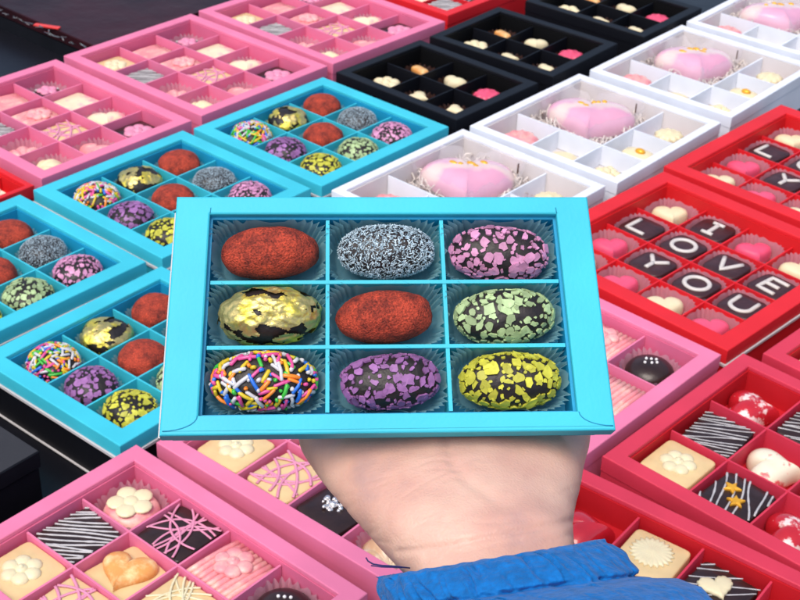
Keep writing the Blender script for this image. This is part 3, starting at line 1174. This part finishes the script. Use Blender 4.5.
# ---- white boxes
LAYW = {(0, 2): ('pink_rosette', 'pink rosette'), (1, 2): ('pale_round', 'pale cream dome'), (2, 2): ('cream_cluster', 'dark bonbon with cream cluster'),
        (2, 0): ('cream_rosette', 'cream rosette on pink base'), (2, 1): ('gold_oval', 'cream oval with gold bead')}
WB = {'W1': ('white box with pink heart, half behind the held box', 'in white box half behind held box'),
      'W2': ('white box with pink heart, second from the held box', 'in second white box from held box'),
      'W3': ('white box with pink heart, third from the held box', 'in third white box from held box'),
      'W4': ('white box with pink heart at top right corner', 'in white box at top right corner')}
for k, (lab, where) in WB.items():
    M, w_, h_ = frame_of(k)
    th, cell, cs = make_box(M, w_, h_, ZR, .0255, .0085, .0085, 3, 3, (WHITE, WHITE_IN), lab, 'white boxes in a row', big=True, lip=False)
    for (c, r), (kind, words) in LAYW.items():
        P = cell(c, r)
        if not in_view(M @ P):
            continue
        place(bonbon(kind), 'bonbon', M @ T(P + Vector((0, 0, .0008))), words + ' ' + where, 'bonbon', 'small sweets in the white boxes')
    P = (cell(0, 0) + cell(1, 1)) / 2
    hr_ = .70 + mirror_rand(k + 'heart', .22)
    if in_view(M @ P, 120):
        random.seed(k)
        hb = heart_body(.089 + mirror_rand(k + 'size', .003), .0245, hr_, flat='soft')
        fw_ = MB()
        frs = []
        hp_ = [(x * math.cos(hr_) - y * math.sin(hr_), x * math.sin(hr_) + y * math.cos(hr_)) for x, y in heart_pts(.092, 120)]
        for q in range(7):
            t = q / 6
            fr = []
            for i, (x, y) in enumerate(hp_):
                wv = noise.noise(Vector((x * 120, y * 120, t * 1.2 + len(k) + ord(k[1]))))
                sc = 1.02 + .13 * t + .07 * wv * t
                fr.append((max(-.0495, min(.0495, x * sc)), max(-.054, min(.054, y * sc)), .002 + .021 * t + .009 * wv * t))
            frs.append(fr)
        fw_.rings(frs, 0, True, False, False)
        parts = [('body', hb.mesh('heart', BIGHEART)), ('film_wrap', fw_.mesh('film_wrap', FILM))]
        for i in range(5):
            q = MB()
            t = -.9 + i * .42
            q.ellipsoid((.010 * t - .006 + random.uniform(-.004, .004), .010 + .012 * t + random.uniform(-.007, .005), .0236), (.0042 * random.uniform(.6, 1.3), .0028, .0017), 8, 6)
            parts.append(('gold_bead', q.mesh('gold_bead', GOLDB)))
        place(parts, 'heart_chocolate', M @ T(P + Vector((0, 0, .002))), 'big glossy pink heart with gold beads ' + where, 'chocolate', 'pink hearts in the white boxes')
        sh = MB()
        for i in range(150):
            a, q = random.random() * 6.28, random.uniform(.55, 1.0)
            cx, cy = max(-.046, min(.046, math.cos(a) * .060 * q)), max(-.050, min(.050, math.sin(a) * .060 * q))
            L, t = random.uniform(.004, .009), random.random() * 6.28
            pts = []
            for j in range(7):
                u = -1 + j / 3
                pts.append((max(-.049, min(.049, cx + L * u * math.cos(t) + .003 * math.sin(u * 4 + i))), max(-.053, min(.053, cy + L * u * math.sin(t) + .003 * math.cos(u * 3 + i))),
                            .003 + .010 * random.random() * (1 - u * u) + .002))
            sh.tube(pts, .0007, 4, 0, .35)
        so = link('shredded_paper', sh.mesh('shredded_paper', SHRED), None, M @ T(P))
        so['kind'] = 'stuff'
        tag(so, 'pale shredded paper around the pink heart ' + where, 'paper filling', 'shredded paper in the white boxes')
        # brown clips on the compartment walls
        cp = MB()
        cp.box((0, 0, .004), (.0012, .003, .009), .4)
        tag(link('clip', cp.mesh('clip', BROWNPIN), None, M @ T((cell(1, 0) + Vector((-.002, cs[1] * .36, .014))))), 'small brown pin behind the pink heart ' + where, 'pin', 'brown pins in the white boxes')

# ---- I LOVE YOU boxes
LOVE = [['love_cream', 'letterI', 'love_pink', 'love_cream'], ['letterL', 'letterO', 'letterV', 'letterE'],
        ['love_pink', 'letterY', 'letterO', 'letterU'], ['love_cream', 'love_pink', 'love_cream', 'love_pink']]
LW = {(0, 0): 'cream heart in the far corner', (0, 1): 'dark square with letter I', (0, 2): 'pink heart behind letter V', (0, 3): 'cream heart behind letter E',
      (1, 0): 'dark square with letter L', (1, 1): 'dark square with letter O after L', (1, 2): 'dark square with letter V', (1, 3): 'dark square with letter E',
      (2, 0): 'pink heart left of letter Y', (2, 1): 'dark square with letter Y', (2, 2): 'dark square with letter O after Y', (2, 3): 'dark square with letter U',
      (3, 0): 'cream heart in the left corner', (3, 1): 'pink heart below letter Y', (3, 2): 'cream heart below second O', (3, 3): 'pink heart below letter U'}
for k, lab, where in (('I1', 'red box spelling I LOVE YOU beside the held box', 'in nearer LOVE box'),
                      ('I2', 'red box of letters cut by the right picture edge', 'in LOVE box at right edge')):
    M, w_, h_ = frame_of(k)
    th, cell, cs = make_box(M, w_, h_, ZR, .0255, .0150, .0150, 4, 4, (RED, RED_IN), lab, 'red letter boxes', lip=(k == 'I1'), drop=.0105)
    for r in range(4):
        for c in range(4):
            P = cell(c, r)
            if not in_view(M @ P):
                continue
            place(bonbon(LOVE[r][c]), 'chocolate', M @ T(P + Vector((0, 0, .0008))) @ Matrix.Rotation(mirror_rand(k + str(r * 4 + c), .10), 4, 'Z'), LW[r, c] + ' ' + where, 'chocolate',
                  'chocolates in the letter boxes')
            tag(link('paper_cup', cup('pink', .0168, .0172, .0202, .0206, .0128, 22, .6, .03, .45), None, M @ T(P)), 'pink cup under ' + LW[r, c] + ' ' + where, 'paper cup',
                'paper cups in the letter boxes')

# ---- closed black boxes: one bottom left, two under film at the top left
def closed_box(px, py, corner, th0, w_, h_, H, top, side, label, strip=False):
    c0 = on_table(px, py, H)
    e_, g_ = Vector((math.cos(th0), math.sin(th0), 0)), Vector((-math.sin(th0), math.cos(th0), 0))
    ctr = c0 - e_ * (corner[0] * w_ / 2) - g_ * (corner[1] * h_ / 2)
    M = T((ctr.x, ctr.y, 0)) @ Matrix.Rotation(th0, 4, 'Z')
    t = link('lidded_box', None, None, M)
    tag(t, label, 'box', 'closed black boxes')
    idw = lambda x, y, z: (x, y, z)
    b = MB()
    b.rings(rect_rings(w_, h_, [(.001, .001, 0), (.001, .001, H - .014)], idw), 0, False)
    link('base', b.mesh('base', side), t)
    b = MB()
    b.rings(rect_rings(w_, h_, [(.002, .002, H - .0125), (0, 0, H - .0125), (0, 0, H - .0008), (.0008, .0008, H)], idw), 0, False)
    link('lid', b.mesh('lid', BLACK if top is GREYTOP else top), t)
    if top is GREYTOP:
        t['label'] = label
        b = MB()
        b.box((0, 0, H + .0001), (w_ - .001, h_ - .001, .0003))
        link('top_sheet', b.mesh('top_sheet', GREYTOP), t)
    if strip:
        b = MB()
        b.box((w_ / 2 - .024, h_ / 2 - .026, H + .0005), (.016, .008, .0004), .75)
        link('paper_label', b.mesh('paper_label', LABELW), t)
    return t, M


MAROON = mat('film with painted maroon reflection', (0.022, 0.0035, 0.006), 0.4, var=0.6, scale=12, bump=0.4, bscale=16, bdist=.006, spec=.18)  # maroon reflection in the film, painted as its base colour
SLATE = mat('slate blue cloth', (0.03, 0.04, 0.07), 0.6, var=0.2, scale=20, spec=.2)  # sky light on the tabletop, put into a slate blue colour
closed_box(39, 451, (1, 1), -.66, .17, .14, ZR, GREYTOP, BLACK, 'black lidded box with grey top at lower left edge', True)
closed_box(95, 46, (1, -1), -.69, .26, .24, .03, MAROON, BLACK, 'low black box under film with painted maroon reflection at top left')
cl = MB()  # thin added sheet standing in for the sky-lit part of the table
pc = [on_table(x, y, .004) for x, y in ((146, -14), (152, 2), (158, 22), (172, 42), (214, 36), (250, 10), (285, -14))]
cl.rings([[(p.x, p.y, z) for p in pc][::-1] for z in (.0012, .0035)], 0, False)
tag(link('skyshine', cl.mesh('skyshine', SLATE)), 'slate blue cloth painted on a thin sheet behind the upper pink boxes', 'skyshine')
b = MB()
b.box((0, 0, .0006), (.030, .006, .0012), 0)
p = on_table(47, 25, .0325)
tag(link('red_tape', b.mesh('red_tape', mat('red tape', (.75, .05, .04), .4)), None, T((p.x, p.y, .0305)) @ Matrix.Rotation(-.25, 4, 'Z')), 'short strip of red tape on the dark film at top left', 'tape')
b = MB()
random.seed(4)
for i in range(14):
    x = -.11 + i * .015
    b.tube([(x + random.uniform(-.008, .008), random.uniform(-.004, .004), .0008 + .002 * random.random()) for _ in range(4)], .0009, 5, 0, .5)
p = on_table(50, 34, .031)
tag(link('film_wrinkles', b.mesh('film_wrinkles', mat('crumpled film', (.10, .09, .09), .15, coat=.8)), None, T((p.x, p.y, .031)) @ Matrix.Rotation(-.69, 4, 'Z')),
    'crumpled strip of clear film beside the red tape', 'film')

# ---------------------------------------------------------------- the held box
HC = Vector((-0.00440616645579399, 0.43578366049876366, 0.2849038295431893 + ZR))
HX = Vector((0.9955760522434174, 0.09394839880106538, 0.0014221681083823358))
HY = Vector((-0.07080226427036455, 0.7401729707035195, 0.6686785571663836))
HZ = Vector((0.06176862936476723, -0.6658210508857787, 0.7435502435099831))
HW, HH, HK, HD = .16, .0903912, .05927, .024
MH = Matrix(((HX.x, HY.x, HZ.x, HC.x), (HX.y, HY.y, HZ.y, HC.y), (HX.z, HY.z, HZ.z, HC.z), (0, 0, 0, 1)))
MHB = MH @ T((0, 0, -HD))
hwarp = lambda x, y, z: (x * (1 - HK * y / HH), y, z)
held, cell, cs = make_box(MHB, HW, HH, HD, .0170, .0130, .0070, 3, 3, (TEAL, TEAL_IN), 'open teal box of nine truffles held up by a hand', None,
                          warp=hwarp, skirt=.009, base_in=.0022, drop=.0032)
we = MB()
we.rings([[hwarp(x, y, z) for x, y in ((-HW / 2 - .0014, -HH / 2 + .001), (-HW / 2 + .004, -HH / 2 + .001), (-HW / 2 + .004, HH / 2 - .003), (-HW / 2 - .0014, HH / 2 - .003))]
          for z in (HD - .0125, HD - .0100)], 0, False)
link('board_edge', we.mesh('board_edge', EDGE), held)
# paper flap of the front rim with curved ends, and darker tubes painting the shade along its folds
fl = MB()
x0, x1, yi, yo = -HW / 2 + .0130, HW / 2 - .0130, -HH / 2 + .0070, -HH / 2 + .0004
arcL = [(x0 - .0003 - .0118 * (1 - math.cos(t)), yi + (yo + .0012 - yi) * math.sin(t)) for t in [math.pi / 2 * i / 8 for i in range(9)]]
arcR = [(-x, y) for x, y in arcL]
outl = arcL + arcR[::-1]
top_ = [hwarp(x, y, HD + .00022) for x, y in outl]
fl.add(top_, [tuple(range(len(top_)))], 0, False)
link('rim_flap', fl.mesh('rim_flap', TEAL), held)
for arc in (arcL, arcR):
    s_ = MB()
    s_.tube([hwarp(x, y, HD + .00016) for x, y in arc], .00022, 5)
    link('fold_line', s_.mesh('fold_line', SEAM), held)
for sx in (-1, 1):
    s_ = MB()
    s_.tube([hwarp(sx * (HW / 2 - .0130), HH / 2 - .0066, HD + .0001), hwarp(sx * (HW / 2 - .0132), HH / 2 - .0045, HD + .0001)], .00016, 5)
    link('fold_line', s_.mesh('fold_line', SEAM), held)
eg = (.0183, .0097, .0100)
fill_teal(MHB, cell, cs, .017, 'in the held teal box', [eg, (.0180, .0096, .0104), (.0185, .0099, .0100)], (.0175, .0092, .0216, .0122, .0130, 30, .45, .055), 'H', .0010)

# ---------------------------------------------------------------- the hand and its sleeve
MHi = MH.inverted()


def at(px, py, z):
    """point of the held box's own frame, at depth z, seen in direction (px, py)"""
    o = MHi @ EYE
    d = MHi.to_3x3() @ ray(px, py)
    return o + d * ((z - o.z) / d.z)


sec = [  # image row, left, right, depth of the axis, half thickness
    (650, 430, 585, .040, .012), (610, 424, 580, .022, .013), (585, 418, 578, .0125, .015), (570, 413, 577, .0085, .0170), (556, 407, 577, .0050, .0185),
    (540, 391, 577, -.001, .0190), (520, 371, 579, -.009, .019), (495, 348, 584, -.018, .019), (468, 323, 589, -.030, .018), (440, 300, 593, -.043, .017),
    (418, 292, 592, -.053, .0165), (398, 300, 588, -.062, .016), (385, 312, 580, -.068, .013)]
hm = MB()
rings = []
cs_ = []
for py, xl, xr, z, t in sec:
    a, b_ = at(xl, py, z), at(xr, py, z)
    cs_.append(((a + b_) / 2, (b_ - a).length / 2, t))
for i, (c, hw_, t) in enumerate(cs_):
    ax = (cs_[min(i + 1, len(cs_) - 1)][0] - cs_[max(i - 1, 0)][0]).normalized()
    side = Vector((1, 0, 0))
    side = (side - ax * side.dot(ax)).normalized()
    nrm = side.cross(ax).normalized()
    if nrm.z < 0:
        nrm = -nrm
    ring = []
    for k in range(36):
        th = 2 * math.pi * k / 36
        cc, ss = math.cos(th), math.sin(th)
        ring.append(c + side * (hw_ * math.copysign(abs(cc) ** .85, cc)) + nrm * (t * math.copysign(abs(ss) ** .9, ss)))
    rings.append(ring)
hm.rings(rings)
# thenar and hypothenar pads
hm.ellipsoid(at(425, 492, -.021), (.022, .018, .0118), 24, 16)
hm.ellipsoid(at(517, 490, -.021), (.021, .021, .0112), 24, 16)
hm.ellipsoid(at(362, 440, -.043), (.020, .020, .014), 24, 16)
kn = cs_[-1][0]


def finger(base, d0, lens, bends, r0, r1, axis=Vector((1, 0, 0))):
    """capsule chain: bends are flexions (radians) about the axis before each bone"""
    p, d = Vector(base), Vector(d0).normalized()
    pts, rr = [p.copy()], [r0 * 1.15]
    tot = sum(lens)
    run = 0
    for L, bd in zip(lens, bends):
        d = Matrix.Rotation(bd, 3, axis) @ d
        for q in range(1, 5):
            pts.append(p + d * (L * q / 4))
            rr.append(r0 + (r1 - r0) * ((run + L * q / 4) / tot) + (.0006 if q == 4 else 0))
        p = p + d * L
        run += L
    pts += [p + d * r1 * .45, p + d * r1 * .8, p + d * r1 * .97]
    rr += [r1 * .88, r1 * .58, r1 * .2]
    hm.tube(pts, rr, 14)


dirp = (cs_[-1][0] - cs_[-3][0]).normalized()
for i, (fx, rise, r0) in enumerate(((-.030, .000, .0084), (-.010, .004, .0086), (.011, .002, .0083), (.030, -.005, .0074))):
    b0 = cs_[-1][0] + Vector((fx, -.003, -.001)) - dirp * .004
    j1 = Vector((b0.x - .003 + .002 * i, max(b0.y + .010, .006 + rise), b0.z + .006))
    j2 = Vector((j1.x, j1.y + .015, -.040))
    j3 = Vector((j2.x + .001, j2.y + .006, -.0345))
    j4 = Vector((j3.x + .001, j3.y + .006, -.0335))
    chain = [b0, b0.lerp(j1, .5), j1, j1.lerp(j2, .5), j2, j2.lerp(j3, .5), j3, j4]
    rads = [r0 * 1.1, r0, r0, r0 * .94, r0 * .92, r0 * .88, r0 * .82, r0 * .45]
    hm.tube(chain, rads, 14)
# thumb out of the side of the palm, lying behind the box
finger(at(338, 440, -.046), Vector((-.42, .88, -.05)), (.034, .028, .024), (0, .06, .08), .0125, .0085, Vector((.62, .80, 0)).normalized())
raw = link('raw', hm.mesh('raw', DARK))
md = raw.modifiers.new('remesh', 'REMESH')
md.mode = 'VOXEL'
md.voxel_size = .0010
sm = raw.modifiers.new('smooth', 'SMOOTH')
sm.factor, sm.iterations = .5, 34
dg = bpy.context.evaluated_depsgraph_get()
hand_me = bpy.data.meshes.new_from_object(raw.evaluated_get(dg))
bpy.data.objects.remove(raw)
crease = [[at(398, 552, .03), at(440, 547, .03), at(490, 538, .028), at(540, 527, .026), at(578, 519, .02)],
          [at(425, 556, .03), at(470, 549, .03), at(520, 540, .03)],
          [at(446, 440, -.02), at(452, 462, -.012), at(468, 482, -.006), at(492, 497, 0)],
          [at(500, 506, 0), at(524, 499, -.005), at(548, 488, -.01)]]
dep = [(.0009, .0014), (.0005, .0012), (.0006, .0020), (.0004, .0022)]
rc = random.Random(5)
for i in range(26):                                   # fine skin lines over the heel of the hand
    x0, y0 = rc.uniform(330, 560), rc.uniform(448, 548)
    ln, sl_ = rc.uniform(12, 55), rc.uniform(-.55, -.05)
    crease.append([at(x0 + ln * t, y0 + ln * t * sl_ + 3 * math.sin(t * 3 + i), 0) for t in (0, .35, .7, 1)])
    dep.append((rc.uniform(.00012, .0003), rc.uniform(.0004, .0008)))
nrms = [v.normal.copy() for v in hand_me.vertices]
o_eye = MHi @ EYE


def px_of(p):
    d = MH @ p - EYE
    z = d.dot(FWD)
    return Vector((400 + FPX * d.dot(RIGHT) / z, 300 - FPX * d.dot(UP) / z))


cpx = [[px_of(p) for p in c] for c in crease]
for v, nr in zip(hand_me.vertices, nrms):
    if nr.dot(o_eye - v.co) < 0 or v.co.y > -.035:
        continue
    q = px_of(v.co)
    dd = 0
    for c, (dp, wd) in zip(cpx, dep):
        best = 1e9
        for a, b_ in zip(c[:-1], c[1:]):
            ab = b_ - a
            t = max(0, min(1, (q - a).dot(ab) / ab.length_squared))
            best = min(best, (q - a - ab * t).length)
        m_ = best / 2700
        dd += dp * math.exp(-(m_ / wd) ** 2)
    dd -= .0008 * noise.noise(v.co * 60) 
    v.co -= nr * dd
hand_me.materials.clear()


def skin_mat():
    m = bpy.data.materials.new('skin')
    m.use_nodes = True
    n, l = m.node_tree.nodes, m.node_tree.links
    p = n['Principled BSDF']
    tc = n.new('ShaderNodeTexCoord')
    z1 = n.new('ShaderNodeTexNoise')
    z1.inputs['Scale'].default_value = 38
    z1.inputs['Detail'].default_value = 4
    l.new(tc.outputs['Object'], z1.inputs['Vector'])
    rp = n.new('ShaderNodeValToRGB')
    rp.color_ramp.elements[0].position, rp.color_ramp.elements[1].position = .28, .72
    rp.color_ramp.elements[0].color = (.50, .30, .26, 1)
    rp.color_ramp.elements[1].color = (.72, .46, .355, 1)
    e_ = rp.color_ramp.elements.new(.45)
    e_.color = (.62, .355, .28, 1)
    l.new(z1.outputs[0], rp.inputs[0])
    l.new(rp.outputs[0], p.inputs['Base Color'])
    p.inputs['Roughness'].default_value = .45
    p.inputs['Subsurface Weight'].default_value = .25
    p.inputs['Subsurface Radius'].default_value = (.006, .0025, .0012)
    p.inputs['Subsurface Scale'].default_value = 1.0
    z2 = n.new('ShaderNodeTexNoise')
    z2.inputs['Scale'].default_value = 420
    z2.inputs['Detail'].default_value = 6
    l.new(tc.outputs['Object'], z2.inputs['Vector'])
    vo = n.new('ShaderNodeTexVoronoi')
    vo.feature = 'DISTANCE_TO_EDGE'
    vo.inputs['Scale'].default_value = 650
    l.new(tc.outputs['Object'], vo.inputs['Vector'])
    ad = n.new('ShaderNodeMath')
    ad.operation = 'ADD'
    l.new(z2.outputs[0], ad.inputs[0])
    l.new(vo.outputs[0], ad.inputs[1])
    bp = n.new('ShaderNodeBump')
    bp.inputs['Strength'].default_value = .35
    bp.inputs['Distance'].default_value = .0005
    l.new(ad.outputs[0], bp.inputs['Height'])
    l.new(bp.outputs[0], p.inputs['Normal'])
    return m


hand_me.materials.append(skin_mat())
hand_me.polygons.foreach_set('use_smooth', [True] * len(hand_me.polygons))
person = tag(link('person', hand_me, None, MH), 'bare left hand and wrist in a blue sleeve holding up the teal box', 'person')

# sleeve: gathered cuff, puckered along two stitch lines
BLUE = mat('blue nylon', (0.0, 0.135, 0.42), 0.7, var=0.2, scale=300, bump=0.9, bscale=520, bdist=.0010, sheen=.1, spec=.22)
NAVY = mat('navy thread', (0.01, 0.012, 0.10), 0.6)
ssec = [  # left end, right end of the ring across the image, depth, half thickness
    ((381, 579), (597, 541), .011, .0225), ((377, 577), (600, 540), .0115, .0250), ((377, 580), (606, 545), .014, .0262), ((379, 592), (620, 557), .019, .0270),
    ((382, 606), (634, 571), .025, .0262), ((384, 611), (637, 576), .027, .0250), ((384, 616), (644, 579), .030, .0268), ((382, 626), (668, 580), .036, .0290),
    ((380, 640), (694, 588), .043, .0300), ((378, 660), (712, 606), .052, .0310), ((372, 700), (724, 650), .066, .0330), ((360, 800), (735, 760), .10, .036), ((330, 1150), (760, 1110), .19, .042)]
NS = 400
rf = random.Random(11)
folds = []
for i_ in range(34):
    lower = i_ >= 19
    folds.append(((i_ % 19 + .5 + rf.uniform(-.35, .35)) * 3.0 / 19 + .07, rf.uniform(-.03, .015), rf.uniform(.009, .018), 4.9 if lower else rf.choice((.6, 1.0, 2.0)),
                  rf.uniform(1.6, 4.0) if lower else rf.uniform(2.6, 4.2), rf.uniform(.0014, .0036)))
keys = []
for (l_, r_, z, t) in ssec:
    a, b_ = at(l_[0], l_[1], z), at(r_[0], r_[1], z)
    keys.append(((a + b_) / 2, (b_ - a) / 2, t))
fine = []
SUB = 7
for i in range(len(keys) - 1):
    for q in range(SUB):
        t = q / SUB
        fine.append((keys[i][0].lerp(keys[i + 1][0], t), keys[i][1].lerp(keys[i + 1][1], t), keys[i][2] * (1 - t) + keys[i + 1][2] * t, i + t))
fine.append((*keys[-1], len(keys) - 1))
rings = []
axis = (keys[-1][0] - keys[0][0]).normalized()
for c, sv, t, s in fine:
    side = sv.normalized()
    nrm = (o_eye - c)
    nrm = (nrm - side * nrm.dot(side)).normalized()
    gather = math.exp(-((s - 1.2) / 1.3) ** 2) * .8 + math.exp(-((s - 5) / .8) ** 2) + .35
    ring = []
    for k in range(NS):
        th = 2 * math.pi * k / NS
        cc, ss = math.cos(th), math.sin(th)
        u = Vector((cc * 4.0, ss * 4.0, s * .28))
        puck = noise.noise(u * 1.5) * .0020 * gather + noise.noise(u * 5 + Vector((5, 1, 0))) * .0008 * gather
        puck -= .0016 * max(0, math.sin(th * 15 + 1.5 * noise.noise(Vector((cc, ss, s * .4))))) ** 6 * gather
        puck += noise.noise(Vector((cc * 2, ss * 2, s * .9))) * .002 * min(1, s / 6)
        puck -= .0020 * math.exp(-((s - 4.9) / .42) ** 2) * (.7 + .6 * noise.noise(Vector((th * 6, 3, 0))))
        for f0, fs_, fw, s0, sl_, fd in folds:
            if s0 <= s <= s0 + sl_:
                m_ = math.sin(math.pi * (s - s0) / sl_)
                puck -= fd * m_ * math.exp(-((th - f0 - fs_ * (s - s0) - .02 * math.sin(s * 2 + f0 * 9)) / fw) ** 2)
                puck += fd * .5 * m_ * math.exp(-((th - f0 - fs_ * (s - s0) - fw * 2.2) / (fw * 1.5)) ** 2)
        x = (sv.length + puck) * cc
        y = (t * 1.62 + puck) * ss
        ring.append(c + side * x + nrm * y + axis * (.0011 * noise.noise(Vector((cc * 7, ss * 7, 2))) + .0007 * math.sin(th * 38)) * math.exp(-s / 1.2))
    rings.append(ring)
inner = [[p.lerp(fine[0][0], .06) for p in rings[0]], [p.lerp(fine[2][0], .10) for p in rings[3]]]
sl = MB()
sl.rings(inner[::-1] + rings, 0, True, False, False)
sleeve = link('sleeve', sl.mesh('sleeve', BLUE), person)
tr = MB()
tr.tube([at(366, 557.5, .03), at(368, 561, .03), at(373, 564, .03), at(382, 565.5, .03), at(392, 566, .03), at(410, 568, .028)], .00028, 5)
tr.tube([at(371, 565.5, .03), at(382, 567, .03), at(402, 567.5, .03)], .00022, 5)
link('loose_thread', tr.mesh('loose_thread', NAVY), sleeve)
